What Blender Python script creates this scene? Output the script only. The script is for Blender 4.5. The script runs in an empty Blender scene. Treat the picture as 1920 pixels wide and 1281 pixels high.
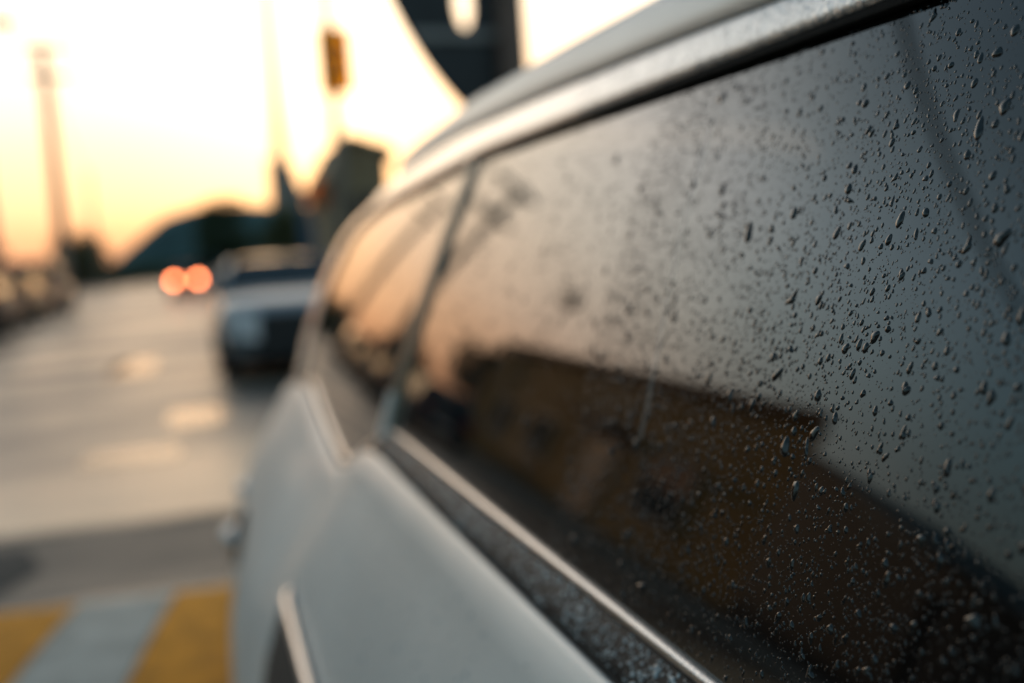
import bpy, bmesh, math, random
import numpy as np
from mathutils import Vector, Matrix

random.seed(7)
rng = np.random.default_rng(11)
sc = bpy.context.scene
COL = sc.collection
PI = math.pi
rad = math.radians

# ------------------------------------------------------------------ camera
CZ = 1.35                                   # lens height above the road
FPX, PW, PH = 1867.0, 1920.0, 1281.0


def cam_basis(vp=(345.0, 505.0), roll=4.0):
    def d(px, py):
        return Vector(((px - PW / 2) / FPX, -(py - PH / 2) / FPX, -1.0)).normalized()
    yc = d(*vp)
    r = rad(roll)
    zc = Vector((math.cos(r), math.sin(r), 0)).cross(yc).normalized()
    if zc.y < 0:
        zc = -zc
    xc = yc.cross(zc)
    return Matrix((xc, yc, zc))


cam_data = bpy.data.cameras.new('camera')
cam = bpy.data.objects.new('camera', cam_data)
COL.objects.link(cam)
sc.camera = cam
cam.matrix_world = Matrix.Translation((0, 0, CZ)) @ cam_basis().to_4x4()
cam_data.sensor_width = 36.0
cam_data.lens = 35.0
cam_data.clip_start = 0.02
cam_data.clip_end = 3000
cam_data.dof.use_dof = True
cam_data.dof.focus_distance = 0.53
cam_data.dof.aperture_fstop = 2.35

# ------------------------------------------------------------------ world, sun, exposure
SKY_GAIN = 1.7
SUN_EL, SUN_AZ = 5.0, 9.0                   # azimuth clockwise (to the right) of +Y
world = bpy.data.worlds.new('World')
sc.world = world
world.use_nodes = True
wn = world.node_tree
sky = wn.nodes.new('ShaderNodeTexSky')
sky.sky_type = 'NISHITA'
sky.sun_disc = False
sky.sun_elevation = rad(SUN_EL)
sky.sun_rotation = rad(SUN_AZ)
sky.dust_density = 5.5
sky.air_density = 1.0
sky.ozone_density = 1.0


def wmath(op, a, b=None, clamp=False):
    n = wn.nodes.new('ShaderNodeMath')
    n.operation = op
    n.use_clamp = clamp
    for i, v in enumerate((a, b)):
        if v is None:
            continue
        if isinstance(v, (int, float)):
            n.inputs[i].default_value = v
        else:
            wn.links.new(v, n.inputs[i])
    return n.outputs[0]


def wramp(fac, stops, scale=1.0):
    """stops: (position, (r,g,b)); values stored divided by scale"""
    r = wn.nodes.new('ShaderNodeValToRGB')
    r.color_ramp.interpolation = 'CARDINAL'
    el = r.color_ramp.elements
    for i, (p, c) in enumerate(stops):
        e = el[i] if i < 2 else el.new(p)
        e.position = p
        e.color = (c[0] / scale, c[1] / scale, c[2] / scale, 1)
    wn.links.new(fac, r.inputs[0])
    return r.outputs[0]


def wmix(blend, a, b, fac=1.0):
    m = wn.nodes.new('ShaderNodeMix')
    m.data_type = 'RGBA'
    m.blend_type = blend
    m.clamp_factor = False
    m.inputs['Factor'].default_value = fac
    for k, v in ((6, a), (7, b)):
        if isinstance(v, tuple):
            m.inputs[k].default_value = (*v, 1)
        else:
            wn.links.new(v, m.inputs[k])
    return m.outputs[2]


# hazy sunset: warm glow round the low sun, peach band on the horizon, slate blue away from it
tcw = wn.nodes.new('ShaderNodeTexCoord')
dotn = wn.nodes.new('ShaderNodeVectorMath')
dotn.operation = 'DOT_PRODUCT'
nrm = wn.nodes.new('ShaderNodeVectorMath')
nrm.operation = 'NORMALIZE'
wn.links.new(tcw.outputs['Generated'], nrm.inputs[0])
wn.links.new(nrm.outputs[0], dotn.inputs[0])
dotn.inputs[1].default_value = (math.sin(rad(SUN_AZ)) * math.cos(rad(SUN_EL)), math.cos(rad(SUN_AZ)) * math.cos(rad(SUN_EL)), math.sin(rad(SUN_EL)))
ang = wmath('DIVIDE', wmath('ARCCOSINE', dotn.outputs['Value']), PI)          # 0..1 = 0..180 deg
sepw = wn.nodes.new('ShaderNodeSeparateXYZ')
wn.links.new(nrm.outputs[0], sepw.inputs[0])
elev = wmath('DIVIDE', wmath('ARCSINE', sepw.outputs[2]), PI / 2)            # 0..1 = 0..90 deg
elev = wmath('MAXIMUM', elev, 0.0)
GLOW = [(0, (2.7, 2.4, 2.0)), (10, (2.15, 1.9, 1.6)), (20, (2.0, 1.76, 1.50)), (30, (1.95, 1.86, 1.72)), (39, (.90, 1.05, 1.10)), (50, (.30, .46, .55)), (64, (.21, .38, .46)), (100, (.25, .43, .51)), (180, (.29, .43, .53))]
g1 = wramp(ang, [(p / 180, c) for p, c in GLOW], 5.0)
ELF = [(0, (1, 1, 1)), (22, (1, 1, 1)), (36, (.44, .47, .50)), (55, (.46, .5, .56)), (90, (.5, .54, .6))]
g2 = wramp(elev, [(p / 90, c) for p, c in ELF])
HOR = [(0, (.50, .265, .165)), (3, (.68, .40, .265)), (8, (.82, .62, .50)), (15, (.98, .92, .84)), (24, (1, 1, 1))]
g3 = wramp(elev, [(p / 90, c) for p, c in HOR])
own = wmix('MULTIPLY', wmix('MULTIPLY', g1, g2), g3)
own = wmix('MULTIPLY', own, (SKY_GAIN * 5.0,) * 3)
skyc = wmix('MIX', own, sky.outputs[0], 0.05)
wn.links.new(skyc, wn.nodes['Background'].inputs[0])
wn.nodes['Background'].inputs[1].default_value = 0.12
sun_d = bpy.data.lights.new('sun', 'SUN')
sun_d.energy = 0.3
sun_d.angle = rad(0.5)
sun_d.color = (1.0, 0.62, 0.34)
sun = bpy.data.objects.new('sun', sun_d)
COL.objects.link(sun)
sdir = Vector((math.sin(rad(SUN_AZ)) * math.cos(rad(SUN_EL)), math.cos(rad(SUN_AZ)) * math.cos(rad(SUN_EL)), math.sin(rad(SUN_EL))))
sun.rotation_euler = sdir.to_track_quat('Z', 'Y').to_euler()
sc.view_settings.view_transform = 'Standard'
sc.view_settings.look = 'None'
sc.view_settings.gamma = 1.0
sc.view_settings.use_curve_mapping = False
sc.view_settings.exposure = 2.4
sc.render.engine = 'CYCLES'
cy = sc.cycles
cy.use_denoising = True
cy.max_bounces = 8
cy.diffuse_bounces = 3
cy.glossy_bounces = 5
cy.transmission_bounces = 4
cy.transparent_max_bounces = 10
cy.caustics_reflective = False
cy.caustics_refractive = False
cy.sample_clamp_indirect = 8.0
cy.use_adaptive_sampling = False

# ------------------------------------------------------------------ materials
def mat(name):
    m = bpy.data.materials.new(name)
    m.use_nodes = True
    nt = m.node_tree
    return m, nt, nt.nodes['Principled BSDF']


def noise_col(nt, socket, c1, c2, scale, detail=6, lo=0.35, hi=0.65, coord='Object', stretch=None):
    tc = nt.nodes.new('ShaderNodeTexCoord')
    mp = nt.nodes.new('ShaderNodeMapping')
    nt.links.new(tc.outputs[coord], mp.inputs[0])
    if stretch:
        mp.inputs['Scale'].default_value = stretch
    n = nt.nodes.new('ShaderNodeTexNoise')
    n.inputs['Scale'].default_value = scale
    n.inputs['Detail'].default_value = detail
    nt.links.new(mp.outputs[0], n.inputs[0])
    r = nt.nodes.new('ShaderNodeValToRGB')
    r.color_ramp.elements[0].position = lo
    r.color_ramp.elements[1].position = hi
    r.color_ramp.elements[0].color = (*c1, 1)
    r.color_ramp.elements[1].color = (*c2, 1)
    nt.links.new(n.outputs[0], r.inputs[0])
    nt.links.new(r.outputs[0], socket)
    return n, r


def add_bump(nt, p, scale, strength, dist=0.01, detail=4):
    n = nt.nodes.new('ShaderNodeTexNoise')
    n.inputs['Scale'].default_value = scale
    n.inputs['Detail'].default_value = detail
    tc = nt.nodes.new('ShaderNodeTexCoord')
    nt.links.new(tc.outputs['Object'], n.inputs[0])
    b = nt.nodes.new('ShaderNodeBump')
    b.inputs['Strength'].default_value = strength
    b.inputs['Distance'].default_value = dist
    nt.links.new(n.outputs[0], b.inputs['Height'])
    nt.links.new(b.outputs[0], p.inputs['Normal'])


def simple(name, col, rough=0.5, metal=0.0, vary=0.12, scale=8.0, bump=0.0, coat=0.0, bscale=60, ior=1.5):
    m, nt, p = mat(name)
    a = tuple(max(0, c * (1 - vary)) for c in col)
    b = tuple(min(1, c * (1 + vary)) for c in col)
    noise_col(nt, p.inputs['Base Color'], a, b, scale)
    p.inputs['Roughness'].default_value = rough
    p.inputs['Metallic'].default_value = metal
    p.inputs['IOR'].default_value = ior
    if coat:
        p.inputs['Coat Weight'].default_value = coat
        p.inputs['Coat Roughness'].default_value = 0.06
    if bump:
        add_bump(nt, p, bscale, bump)
    return m


def emis(name, col, strength):
    m, nt, p = mat(name)
    noise_col(nt, p.inputs['Base Color'], col, col, 5)
    p.inputs['Emission Color'].default_value = (*col, 1)
    p.inputs['Emission Strength'].default_value = strength
    return m


M = {}
M['silver'] = simple('silver_paint', (0.78, 0.765, 0.74), 0.5, 0.5, 0.06, 3.0, 0.10, 0.15, 500)
M['rail'] = simple('wet_silver_paint', (0.74, 0.74, 0.74), 0.34, 0.75, 0.05, 40.0, 0.25, 0.8, 260)
M['chrome'] = simple('brushed_chrome_trim', (0.66, 0.64, 0.63), 0.3, 1.0, 0.05, 60, 0.1, 0, 400)
M['rubber'] = simple('black_rubber', (0.006, 0.007, 0.007), 0.8, 0, 0.2, 60, 0.2, 0, 500, ior=1.2)
M['wetrubber'] = simple('wet_black_moulding', (0.012, 0.013, 0.014), 0.5, 0, 0.2, 60, 0.08, 0, 900, ior=1.25)
M['belt_drop'] = simple('moulding_drop_painted_shine', (0.42, 0.46, 0.47), 0.04, 0, .2, 30, ior=1.5)  # pale base colour stands in for the sky shine in the drops
M['pillar'] = simple('gloss_black_pillar', (0.16, 0.15, 0.11), 0.3, 0, 0.1, 30)
M['cabin'] = simple('dark_cabin_fabric', (0.02, 0.02, 0.022), 0.9, 0, 0.2, 50)
M['tyre'] = simple('tyre_rubber', (0.02, 0.02, 0.02), 0.85, 0, 0.2, 30)
M['rim'] = simple('alloy_rim', (0.4, 0.41, 0.42), 0.35, 0.9, 0.06, 20)
M['plastic'] = simple('black_plastic', (0.02, 0.022, 0.024), 0.5, 0, 0.2, 30)
M['undr'] = simple('underbody', (0.015, 0.015, 0.015), 0.9)
M['lampglass'] = simple('clear_lamp_cover', (0.85, 0.87, 0.9), 0.25, 0.2, 0.05, 20)
M['redlens'] = simple('red_lens', (0.35, 0.02, 0.015), 0.12, 0, 0.1, 20)
M['plate'] = simple('number_plate_white', (0.6, 0.6, 0.58), 0.5)
M['tail_lit'] = emis('lit_tail_lamp', (1.0, 0.24, 0.09), 5.0)
M['concrete'] = simple('pole_concrete', (0.36, 0.33, 0.29), 0.85, 0, 0.2, 3, 0.3)
M['galv'] = simple('galvanised_steel', (0.32, 0.32, 0.31), 0.5, 0.6, 0.15, 8)
M['cable'] = simple('black_cable', (0.02, 0.02, 0.02), 0.6)
M['darksteel'] = simple('dark_painted_steel', (0.02, 0.028, 0.034), 0.45, 0, 0.3, 4)
M['brownsteel'] = simple('brown_painted_steel', (0.22, 0.15, 0.12), 0.6, 0, 0.3, 4)
M['signal'] = simple('yellow_brown_signal_box', (1.0, 0.48, 0.01), 0.5, 0, 0.1, 4)
_s = M['signal'].node_tree.nodes['Principled BSDF']
_s.inputs['Transmission Weight'].default_value = 0.5
_s.inputs['Roughness'].default_value = 0.9
M['ochre'] = simple('ochre_wall_render', (0.33, 0.19, 0.07), 0.9, 0, 0.2, 0.8, 0.2)
M['brick'] = simple('brown_brick', (0.24, 0.13, 0.075), 0.9, 0, 0.25, 2, 0.2)
M['tan'] = simple('tan_render', (0.42, 0.33, 0.25), 0.9, 0, 0.15, 1)
M['salmon'] = simple('salmon_tower_render', (0.95, 0.58, 0.40), 0.9, 0, 0.1, 0.2)
M['grey_shed'] = simple('dark_corrugated_sheet', (0.018, 0.022, 0.026), 0.6, 0.1, 0.25, 1.5)
M['roofing'] = simple('dark_roofing', (0.36, 0.27, 0.16), 0.9, 0, 0.25, 2)
M['winglass'] = simple('building_window_glass', (0.02, 0.025, 0.03), 0.06, 0, 0.1, 2)
M['frame'] = simple('pale_window_frame', (0.5, 0.5, 0.48), 0.6)
M['wallcap'] = simple('garden_wall_concrete', (0.22, 0.21, 0.19), 0.9, 0, 0.2, 2, 0.3)
M['bark'] = simple('tree_bark', (0.07, 0.05, 0.035), 0.9, 0, 0.3, 6)
M['leaf_dark'] = simple('dark_foliage', (0.03, 0.055, 0.018), 0.7, 0, 0.45, 1.4)
M['leaf_olive'] = simple('olive_foliage', (0.06, 0.075, 0.015), 0.7, 0, 0.4, 1.4)
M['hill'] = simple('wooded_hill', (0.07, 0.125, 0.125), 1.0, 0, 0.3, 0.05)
M['orange'] = simple('orange_round_sign', (0.9, 0.32, 0.14), 0.5)
# thin backlit plastic lets the low sun glow through
_p = M['orange'].node_tree.nodes['Principled BSDF']
_p.inputs['Transmission Weight'].default_value = 0.8
_p.inputs['Roughness'].default_value = 1.0
_p.inputs['IOR'].default_value = 1.05
M['blue'] = simple('blue_banner_cloth', (0.03, 0.09, 0.17), 0.8)
M['yellowpaint'] = None
M['lane'] = simple('worn_white_road_paint', (0.5, 0.49, 0.45), 0.6, 0, 0.2, 9)
M['kerb'] = simple('kerb_concrete', (0.3, 0.29, 0.27), 0.85, 0, 0.15, 4)
M['pave'] = simple('paving', (0.13, 0.12, 0.11), 0.85, 0, 0.2, 2, 0.2)
M['soil'] = simple('dry_ground', (0.12, 0.11, 0.08), 0.95, 0, 0.3, 0.4)


def asphalt(name, c1, c2, rough_lo, rough_hi, seedoff=0.0):
    m, nt, p = mat(name)
    tc = nt.nodes.new('ShaderNodeTexCoord')
    mp = nt.nodes.new('ShaderNodeMapping')
    mp.inputs['Location'].default_value = (seedoff, seedoff * 0.7, 0)
    mp.inputs['Rotation'].default_value = (0, 0, rad(24))
    mp.inputs['Scale'].default_value = (0.45, 1.0, 1)
    nt.links.new(tc.outputs['Object'], mp.inputs[0])
    n1 = nt.nodes.new('ShaderNodeTexNoise')
    n1.inputs['Scale'].default_value = 0.55
    n1.inputs['Detail'].default_value = 5
    nt.links.new(mp.outputs[0], n1.inputs[0])
    n2 = nt.nodes.new('ShaderNodeTexNoise')
    n2.inputs['Scale'].default_value = 55
    n2.inputs['Detail'].default_value = 4
    nt.links.new(tc.outputs['Object'], n2.inputs[0])
    r = nt.nodes.new('ShaderNodeValToRGB')
    r.color_ramp.elements[0].position = 0.40
    r.color_ramp.elements[1].position = 0.58
    r.color_ramp.elements[0].color = (*c1, 1)
    r.color_ramp.elements[1].color = (*c2, 1)
    nt.links.new(n1.outputs[0], r.inputs[0])
    mx = nt.nodes.new('ShaderNodeMix')
    mx.data_type = 'RGBA'
    mx.blend_type = 'OVERLAY'
    mx.inputs['Factor'].default_value = 0.6
    nt.links.new(r.outputs[0], mx.inputs[6])
    nt.links.new(n2.outputs[0], mx.inputs[7])
    nt.links.new(mx.outputs[2], p.inputs['Base Color'])
    rr = nt.nodes.new('ShaderNodeMapRange')
    rr.inputs[1].default_value = 0.35
    rr.inputs[2].default_value = 0.65
    rr.inputs[3].default_value = rough_lo
    rr.inputs[4].default_value = rough_hi
    nt.links.new(n1.outputs[0], rr.inputs[0])
    nt.links.new(rr.outputs[0], p.inputs['Roughness'])
    b = nt.nodes.new('ShaderNodeBump')
    b.inputs['Strength'].default_value = 0.5
    b.inputs['Distance'].default_value = 0.004
    nt.links.new(n2.outputs[0], b.inputs['Height'])
    nt.links.new(b.outputs[0], p.inputs['Normal'])
    return m


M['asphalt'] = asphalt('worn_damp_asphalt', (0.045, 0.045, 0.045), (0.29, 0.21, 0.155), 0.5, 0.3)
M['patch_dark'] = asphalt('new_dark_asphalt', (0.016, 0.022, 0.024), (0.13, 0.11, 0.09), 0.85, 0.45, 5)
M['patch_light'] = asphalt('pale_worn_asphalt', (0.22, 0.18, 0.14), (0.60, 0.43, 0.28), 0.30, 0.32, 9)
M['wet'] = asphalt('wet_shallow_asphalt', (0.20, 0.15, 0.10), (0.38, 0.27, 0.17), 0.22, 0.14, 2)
M['new'] = asphalt('black_asphalt', (0.016, 0.022, 0.024), (0.035, 0.04, 0.04), 0.9, 0.7, 3)  # darkest road tone, laid over the near left
M['yellowpaint'] = simple('yellow_road_paint', (0.78, 0.29, 0.01), 0.7, 0, 0.22, 7, 0.2)
M['whitepaint'] = simple('grey_white_road_paint', (0.46, 0.45, 0.41), 0.7, 0, 0.18, 7, 0.2)


for _k, _c in (('yellowpaint', .15), ('whitepaint', .3)):
    M[_k].node_tree.nodes['Principled BSDF'].inputs['Specular IOR Level'].default_value = _c


def glass_mat():
    m = bpy.data.materials.new('tinted_window_glass')
    m.use_nodes = True
    nt = m.node_tree
    for n in list(nt.nodes):
        if n.type != 'OUTPUT_MATERIAL':
            nt.nodes.remove(n)
    out = [n for n in nt.nodes if n.type == 'OUTPUT_MATERIAL'][0]
    fr = nt.nodes.new('ShaderNodeFresnel')
    fr.inputs[0].default_value = 2.0
    tr = nt.nodes.new('ShaderNodeBsdfTransparent')
    tr.inputs[0].default_value = (0.025, 0.03, 0.032, 1)
    gl = nt.nodes.new('ShaderNodeBsdfGlossy')
    gl.inputs['Roughness'].default_value = 0.0
    gl.inputs['Color'].default_value = (1, 1, 1, 1)
    mx = nt.nodes.new('ShaderNodeMixShader')
    nt.links.new(fr.outputs[0], mx.inputs[0])
    nt.links.new(tr.outputs[0], mx.inputs[1])
    nt.links.new(gl.outputs[0], mx.inputs[2])
    # dried dust film: one upright run mark with a short cross mark, plus faint cloudy dirt
    df = nt.nodes.new('ShaderNodeBsdfDiffuse')
    df.inputs[0].default_value = (0.8, 0.78, 0.74, 1)
    tc = nt.nodes.new('ShaderNodeTexCoord')
    sp = nt.nodes.new('ShaderNodeSeparateXYZ')
    nt.links.new(tc.outputs['Object'], sp.inputs[0])

    def math_(op, a, b=None, c=None):
        n = nt.nodes.new('ShaderNodeMath')
        n.operation = op
        for i, v in enumerate((a, b, c)):
            if v is None:
                continue
            if isinstance(v, (int, float)):
                n.inputs[i].default_value = v
            else:
                nt.links.new(v, n.inputs[i])
        return n.outputs[0]
    nz = nt.nodes.new('ShaderNodeTexNoise')
    nz.inputs['Scale'].default_value = 14
    nt.links.new(tc.outputs['Object'], nz.inputs[0])
    # upright mark near y 0.68 from below the top seal to the lower third
    ysrc = math_('ADD', sp.outputs[1], 0.9)
    yy = math_('ADD', ysrc, math_('MULTIPLY', nz.outputs[0], 0.012))
    slope = math_('MULTIPLY', math_('SUBTRACT', sp.outputs[2], CZ), 0.127)
    dy = math_('ABSOLUTE', math_('SUBTRACT', math_('SUBTRACT', yy, 0.694), slope))
    w1 = math_('SUBTRACT', 1.0, math_('DIVIDE', dy, 0.006))
    w1 = math_('MAXIMUM', w1, 0.0)
    zin = math_('MULTIPLY', math_('GREATER_THAN', sp.outputs[2], CZ - 0.15), math_('LESS_THAN', sp.outputs[2], CZ + 0.088))
    mark = math_('MULTIPLY', math_('MULTIPLY', w1, zin), nz.outputs[0])
    dz = math_('ABSOLUTE', math_('SUBTRACT', sp.outputs[2], CZ + 0.086))
    w2 = math_('MAXIMUM', math_('SUBTRACT', 1.0, math_('DIVIDE', dz, 0.003)), 0.0)
    yin = math_('MULTIPLY', math_('GREATER_THAN', ysrc, 0.695), math_('LESS_THAN', ysrc, 0.75))
    mark = math_('ADD', mark, math_('MULTIPLY', math_('MULTIPLY', w2, yin), 0.4))
    nz2 = nt.nodes.new('ShaderNodeTexNoise')
    nz2.inputs['Scale'].default_value = 9
    nz2.inputs['Detail'].default_value = 8
    nt.links.new(tc.outputs['Object'], nz2.inputs[0])
    cloud = math_('MULTIPLY', math_('MAXIMUM', math_('SUBTRACT', nz2.outputs[0], 0.5), 0.0), 0.02)
    fac = math_('ADD', math_('MULTIPLY', mark, 0.4), cloud)
    mx2 = nt.nodes.new('ShaderNodeMixShader')
    nt.links.new(fac, mx2.inputs[0])
    nt.links.new(mx.outputs[0], mx2.inputs[1])
    nt.links.new(df.outputs[0], mx2.inputs[2])
    nt.links.new(mx2.outputs[0], out.inputs[0])
    return m


M['glass'] = glass_mat()


def water_mat():
    # a drop on dark glass: what it lets through is the dark cabin behind, what shows is its skin
    m, nt, p = mat('rain_water')
    noise_col(nt, p.inputs['Base Color'], (0.004, 0.005, 0.006), (0.007, 0.009, 0.010), 30)
    p.inputs['Roughness'].default_value = 0.02
    p.inputs['IOR'].default_value = 1.6
    return m


M['water'] = water_mat()

# ------------------------------------------------------------------ helpers
def link(o, parent=None):
    COL.objects.link(o)
    if parent is not None:
        o.parent = parent
        o.matrix_parent_inverse = Matrix.Translation(-Vector(parent['_w'])) if '_w' in parent else Matrix.Identity(4)
    return o


def mesh(name, verts, faces, m, parent=None, smooth=False, world_space=False):
    """verts in the parent's own space"""
    me = bpy.data.meshes.new(name)
    me.from_pydata([tuple(v) for v in verts], [], faces)
    me.materials.append(m)
    if smooth:
        me.polygons.foreach_set('use_smooth', [True] * len(me.polygons))
    me.update()
    o = bpy.data.objects.new(name, me)
    COL.objects.link(o)
    if parent is not None:
        o.parent = parent
    return o


def tag(o, label=None, cat=None, group=None, kind=None):
    if label:
        o['label'] = label
    if cat:
        o['category'] = cat
    if group:
        o['group'] = group
    if kind:
        o['kind'] = kind
    return o


def thing(name, label, cat, loc=(0, 0, 0), rz=0.0, group=None):
    o = bpy.data.objects.new(name, None)
    COL.objects.link(o)
    o.location = loc
    o.rotation_euler = (0, 0, rz)
    o.empty_display_size = 0.2
    return tag(o, label, cat, group)


class MB:
    def __init__(s):
        s.v, s.f = [], []

    def box(s, x0, x1, y0, y1, z0, z1):
        b = len(s.v)
        s.v += [(x0, y0, z0), (x1, y0, z0), (x1, y1, z0), (x0, y1, z0), (x0, y0, z1), (x1, y0, z1), (x1, y1, z1), (x0, y1, z1)]
        s.f += [(b, b + 3, b + 2, b + 1), (b + 4, b + 5, b + 6, b + 7), (b, b + 1, b + 5, b + 4), (b + 1, b + 2, b + 6, b + 5), (b + 2, b + 3, b + 7, b + 6), (b + 3, b, b + 4, b + 7)]
        return s

    def tube(s, pts, r, n=8, cap=True):
        pts = [Vector(p) for p in pts]
        rs = r if isinstance(r, (list, tuple)) else [r] * len(pts)
        base = len(s.v)
        for i, p in enumerate(pts):
            t = (pts[min(i + 1, len(pts) - 1)] - pts[max(i - 1, 0)]).normalized()
            a = t.cross(Vector((0, 0, 1)))
            if a.length < 1e-3:
                a = t.cross(Vector((0, 1, 0)))
            a.normalize()
            c = t.cross(a)
            for k in range(n):
                th = 2 * PI * k / n
                s.v.append(tuple(p + (a * math.cos(th) + c * math.sin(th)) * rs[i]))
        for i in range(len(pts) - 1):
            for k in range(n):
                k2 = (k + 1) % n
                s.f.append((base + i * n + k, base + i * n + k2, base + (i + 1) * n + k2, base + (i + 1) * n + k))
        if cap:
            s.f.append(tuple(base + k for k in range(n))[::-1])
            e = base + (len(pts) - 1) * n
            s.f.append(tuple(e + k for k in range(n)))
        return s

    def grid(s, rows, closed=False):
        base = len(s.v)
        w = len(rows[0])
        for r in rows:
            s.v += [tuple(p) for p in r]
        for i in range(len(rows) - 1):
            for j in range(w if closed else w - 1):
                j2 = (j + 1) % w
                s.f.append((base + i * w + j, base + i * w + j2, base + (i + 1) * w + j2, base + (i + 1) * w + j))
        return s

    def poly(s, pts, thick=None):
        b = len(s.v)
        s.v += [tuple(p) for p in pts]
        s.f.append(tuple(range(b, b + len(pts))))
        return s

    def prism(s, pts, dvec):
        n = len(pts)
        b = len(s.v)
        d = Vector(dvec)
        s.v += [tuple(p) for p in pts] + [tuple(Vector(p) + d) for p in pts]
        s.f.append(tuple(range(b, b + n))[::-1])
        s.f.append(tuple(range(b + n, b + 2 * n)))
        for k in range(n):
            k2 = (k + 1) % n
            s.f.append((b + k, b + k2, b + n + k2, b + n + k))
        return s

    def build(s, name, m, parent=None, smooth=False, bevel=0.0):
        o = mesh(name, s.v, s.f, m, parent, smooth)
        bm = bmesh.new()
        bm.from_mesh(o.data)
        bmesh.ops.recalc_face_normals(bm, faces=bm.faces)
        if bevel:
            bmesh.ops.bevel(bm, geom=list(bm.edges), offset=bevel, segments=2, affect='EDGES', profile=0.6)
        bm.to_mesh(o.data)
        bm.free()
        return o


def table(pts):
    xs = [p[0] for p in pts]
    ys = [p[1] for p in pts]
    return lambda x: float(np.interp(x, xs, ys))


def smooth_table(pts, w=0.05):
    f = table(pts)
    ks = [(-2, .1), (-1, .22), (0, .36), (1, .22), (2, .1)]
    return lambda x: sum(c * f(x + k * w / 2) for k, c in ks)


# ------------------------------------------------------------------ ground, road, pavements
def sheet(name, pts, z, m, label=None):
    o = MB().poly([(x, y, z) for x, y in pts]).build(name, m)
    tag(o, kind='structure')
    return o


sheet('ground', [(-900, -300), (900, -300), (900, 1400), (-900, 1400)], -0.008, M['soil'])
road = MB()
ys = [-60, -20, 0, 2, 4, 6, 8, 12, 18, 26, 40, 70, 120, 260]
road.grid([[(x, y, 0) for x in (-6.6, -4, -2, 0, 2.25)] for y in ys])
tag(road.build('road', M['asphalt']), kind='structure')


def pavement(name, x0, x1, y0, y1):
    o = MB().box(x0, x1, y0, y1, -0.02, 0.13).build(name, M['pave'])
    tag(o, kind='structure')


pavement('pavement', 2.42, 5.2, -40, 150)
pavement('pavement', -9.4, -6.77, -40, 150)
kerb_me = None
for x in (2.335, -6.685):
    root = None
    y = -6.0
    first = None
    while y < 90:
        o = MB().box(-0.082, 0.082, 0, 0.985, -0.02, 0.135).build('kerb_stone', M['kerb'], bevel=0.012) if kerb_me is None else bpy.data.objects.new('kerb_stone', kerb_me)
        if kerb_me is None:
            kerb_me = o.data
        else:
            COL.objects.link(o)
        o.location = (x, y, 0)
        tag(o, kind='structure')
        y += 1.0
M_ = None


def patch(pts, m, z=0.004):
    # irregular edge: resample the outline and wobble it
    out = []
    for i in range(len(pts)):
        a, b = Vector(pts[i]), Vector(pts[(i + 1) % len(pts)])
        n = max(2, int((b - a).length / 0.25))
        for k in range(n):
            p = a.lerp(b, k / n)
            out.append((p.x + random.uniform(-.02, .02), p.y + random.uniform(-.02, .02)))
    return sheet('asphalt_patch', out, z, m)


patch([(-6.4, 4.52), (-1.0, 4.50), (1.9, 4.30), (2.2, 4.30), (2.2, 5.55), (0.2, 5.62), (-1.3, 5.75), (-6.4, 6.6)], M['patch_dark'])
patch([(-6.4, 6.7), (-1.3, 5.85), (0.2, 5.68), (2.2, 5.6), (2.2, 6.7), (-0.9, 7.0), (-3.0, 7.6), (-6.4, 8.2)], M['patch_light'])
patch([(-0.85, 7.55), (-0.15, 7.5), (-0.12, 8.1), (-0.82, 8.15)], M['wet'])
patch([(-0.25, 9.0), (0.25, 9.0), (0.25, 10.1), (-0.27, 10.1)], M['wet'])
patch([(-3.2, 9.6), (-2.2, 9.7), (-2.0, 10.6), (-3.0, 10.8)], M['wet'])
patch([(-1.1, 14.0), (-0.5, 14.0), (-0.5, 16.6), (-1.1, 16.2)], M['wet'])
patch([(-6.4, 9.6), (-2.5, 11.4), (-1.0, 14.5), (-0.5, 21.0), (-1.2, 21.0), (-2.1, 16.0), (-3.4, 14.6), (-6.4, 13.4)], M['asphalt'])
patch([(-6.4, 4.56), (-0.95, 4.54), (-0.75, 5.0), (-0.9, 5.45), (-6.4, 6.2)], M['new'], .008)
patch([(-6.4, 17.5), (-3.6, 20.0), (-2.4, 26.0), (-2.9, 26.0), (-4.4, 21.5), (-6.4, 19.2)], M['patch_dark'])

# speed hump with alternating yellow and white bars, set a little askew
hump = MB()
HR = rad(-8.0)
HC = Vector((-0.4, 4.37, 0))


def hp(u, v, z):
    return (HC.x + u * math.cos(HR) - v * math.sin(HR), HC.y + u * math.sin(HR) + v * math.cos(HR), z)


prof = [(0, 0.002), (-0.25, 0.018), (-0.6, 0.034), (-1.0, 0.042), (-1.4, 0.042), (-1.8, 0.034), (-2.15, 0.018), (-2.4, 0.002)]
hump.grid([[hp(u, v, z + 0.004) for v, z in prof] for u in np.linspace(-5.9, 2.55, 18)])
hump_o = tag(hump.build('speed_hump', M['patch_dark']), kind='structure')
bar_edges = [-0.14 + 0.385 * k for k in range(-15, 7)]
for i, u in enumerate(bar_edges[:-1]):
    mb = MB()
    mb.grid([[hp(u + 0.004 + s * 0.377 + 0.04 * v * 0, v * 0.985 - 0.015, z + 0.0085) for v, z in prof] for s in (0, 0.5, 1)])
    mb.build('painted_bar', M['yellowpaint'] if i % 2 == 0 else M['whitepaint'], hump_o)
# lane edge line on the far left
for y in np.arange(9, 60, 3.2):
    tag(sheet('edge_line', [(-2.95, y), (-2.83, y), (-2.83, y + 2.0), (-2.95, y + 2.0)], 0.009, M['lane']))

# ------------------------------------------------------------------ the silver van beside the camera
XC = 0.98          # centre line of the van


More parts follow.
